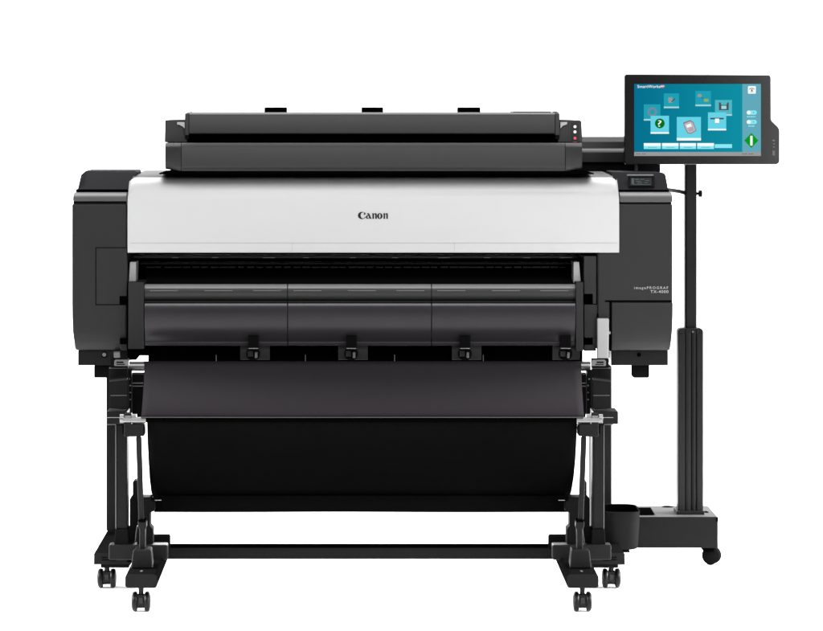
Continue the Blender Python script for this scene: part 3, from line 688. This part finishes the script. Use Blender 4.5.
for k in range(10):
    t = math.radians(36*k); cx, cy = 652.2+4.3*math.cos(t), 111.8+4.3*math.sin(t); sc.fr(cx-.5, cy-.5, cx+.5, cy+.5, YS-3.05*st, M['e_docd'])
sc.flat([(668.2, 97.6), (672.2, 97.2), (672.6, 102.6), (668.6, 102.8)], z, M['e_grey']); sc.flat([(671.2, 101.4), (675, 98.2), (675.6, 99), (672, 102.2)], z-st, M['e_dark'])
sc.disc(699.6, 95.6, 2.2, z, M['e_grey'], 14, 1.6); sc.flat([(701, 97), (703.6, 98.4), (703.2, 99), (700.8, 97.7)], z, M['e_dark']); sc.fr(704, 99, 708.4, 101.6, z, M['e_yel'])
sc.flat([(718.8, 102.4), (720.6, 102.4), (721.4, 105), (726.4, 105), (727.4, 102.4), (728.8, 102.4), (728.6, 110.2), (719, 110.2)], z-.5*st, M['e_dark']); sc.fr(721.4, 105.8, 726.4, 109, z-st, M['e_pale'])
sc.disc(659.8, 123.4, 4.9, z, M['e_green'], 28)
sc.text('?', 657.9, 661.6, 126.6, 6.4, z-st, M['e_white'], bold=.0)
sc.flat([(683, 122.6), (690.2, 119.9), (693.4, 122), (696.6, 130.6), (691.2, 134), (687.6, 133.6), (684.4, 127.6)], z, M['e_docd'])
sc.flat([(684.2, 123.8), (690, 121.4), (692.6, 122.6), (695.6, 130.2), (691, 133), (688.2, 132.8), (685.2, 127.4)], z-st, M['e_doc'])
sc.flat([(686, 125.2), (690.6, 123.4), (691.8, 126.2), (687.2, 127.8)], z-2*st, M['e_white'])
for k in range(3): sc.flat([(688.3+.4*k, 129+1.1*k), (692.8+.4*k, 127.4+1.1*k), (692.9+.4*k, 127.8+1.1*k), (688.4+.4*k, 129.4+1.1*k)], z-2*st, M['e_docd'])
sc.fr(710.2, 117.8, 723.8, 119.4, z, M['e_dark']); sc.fr(715, 118.6, 719.2, 123, z-st, M['e_white']); sc.fr(715.2, 123, 719.4, 123.4, z-st, M['e_grey'])
for k, (a, c) in enumerate(((643.8, 660.8), (662, 678.6), (679.8, 696), (697.2, 714))):
    f(2, a, 143.1, c, 149, 'e_bar'); f(2.5, a, 143.1, c, 146, 'e_white')
    sc.fr(a+4, 147.1, c-4, 147.7, YS-3*st, M['e_tile3'])
f(2, 714.8, 144.2, 732, 148, 'e_bar')
sc.flat(rr(747.9, 86.1, 755.9, 93.7, .8), YS-2*st, M['e_white'])
sc.strip(arc(751.9, 89.9, 2.9, 1.9, 10, 170, 10), arc(751.9, 89.6, 2.0, .9, 10, 170, 10), z, M['e_dark']); sc.disc(751.9, 90.2, .9, z, M['e_green'], 10); sc.fr(750.6, 91.4, 753.2, 92, z, M['e_dark'])
for yy in (112.6, 122.0):
    sc.flat(rr(746.6, yy-2.1, 756.8, yy+2.1, 2), YS-2*st, M['e_bar']); sc.disc(748.7, yy, 1.95, z, M['e_white'], 18); sc.disc(753.6, yy, .7, z, M['e_side'], 10)
    wd = 4.8 if yy < 115 else 3.3
    x_ = 751.7-wd
    for dw in (2.2, 1.5, 2.6, 1.1, 1.4, 1.9):
        if x_+dw > 751.7+wd: break
        sc.fr(x_, yy+3.5, x_+dw-.35, yy+4.7, z, M['e_bar']); x_ += dw
sc.flat([(751.4, 132.9), (758.4, 140.5), (751.4, 148.1), (744.2, 140.5)], z, M['e_lgreen'])
sc.flat(rr(750.2, 135.8, 752.6, 145.6, .7), z-st, M['e_white'])
for a_, c_ in ((636, 638.2), (638.6, 640.4), (642, 643.6), (643.9, 645.8), (742.2, 744.4), (744.8, 747), (748.4, 750.2), (750.6, 753.2)): sc.fr(a_, 153.5, c_, 154.6, z, M['e_grd'])
sc.build('screen', M['e_teal'], MN, smooth=0, recalc=False, label='lit teal menu screen with square tiles and green start button')
m = MB()
for (a, b_, c, d) in ((772.4, 140, 775, 141), (773.4, 143.4, 774.8, 144.2), (773.2, 146.6, 774.6, 147.4)): m.fr(a, b_, c, d, Ym-.0006)
for k in range(3): m.fr(772.6+.9*k, 150.6, 773.1+.9*k, 155.4, Ym-.0006)
m.build('case_marks', M['mid'], MN, smooth=0)

# =================================================================== ACCESSORY BIN
BN = thing('accessory_bin', (X(622, .12), .2, Z(551, .12)), 'small open black plastic bin tucked between the right leg and the monitor stand base', 'bin')
def ring(a, c, py_, Y0, Y1, r, Yref=.12, n=5):
    x0, x1 = X(a, Yref), X(c, Yref); zz = Z(py_, Yref); o = []
    for cx, cy, t0 in ((x0+r, Y0+r, 180), (x1-r, Y0+r, 270), (x1-r, Y1-r, 0), (x0+r, Y1-r, 90)):
        for i in range(n+1):
            t = math.radians(t0+90*i/n); o.append((cx+r*math.cos(t), cy+r*math.sin(t), zz))
    return o
m = MB()
rings = [ring(607, 636, 551.6, .15, .26, .02), ring(605.5, 638.0, 550.2, .135, .275, .024), ring(604.6, 639.2, 547, .127, .283, .028), ring(604, 640.4, 525, .12, .29, .030), ring(603.8, 640.8, 513, .12, .29, .030),
         ring(603.4, 641.2, 512.2, .118, .292, .031), ring(604.8, 639.8, 512.2, .125, .285, .028), ring(605.6, 639, 545, .13, .28, .028)]
n = len(rings[0]); v = [p for r in rings for p in r]
fs = [(j*n+i, j*n+(i+1) % n, (j+1)*n+(i+1) % n, (j+1)*n+i) for j in range(len(rings)-1) for i in range(n)]
fs += [tuple(range(n)), tuple(range((len(rings)-1)*n, len(rings)*n))]
m.faces(v, fs); bn = m.build('bin_shell', M['dull'], BN, smooth=50)
m = MB(); r1 = ring(604.9, 639.7, 512.6, .1256, .2844, .0278); r2 = ring(605.7, 638.9, 544, .131, .279, .0278); nn = len(r1)
m.faces(r1+r2, [(i, (i+1) % nn, nn+(i+1) % nn, nn+i) for i in range(nn)]); m.build('bin_lining', M['pitch'], BN)
m = MB(); m.pb(622, 551, 630, 552.6, .14, .2); m.build('bin_foot', M['black'], BN)
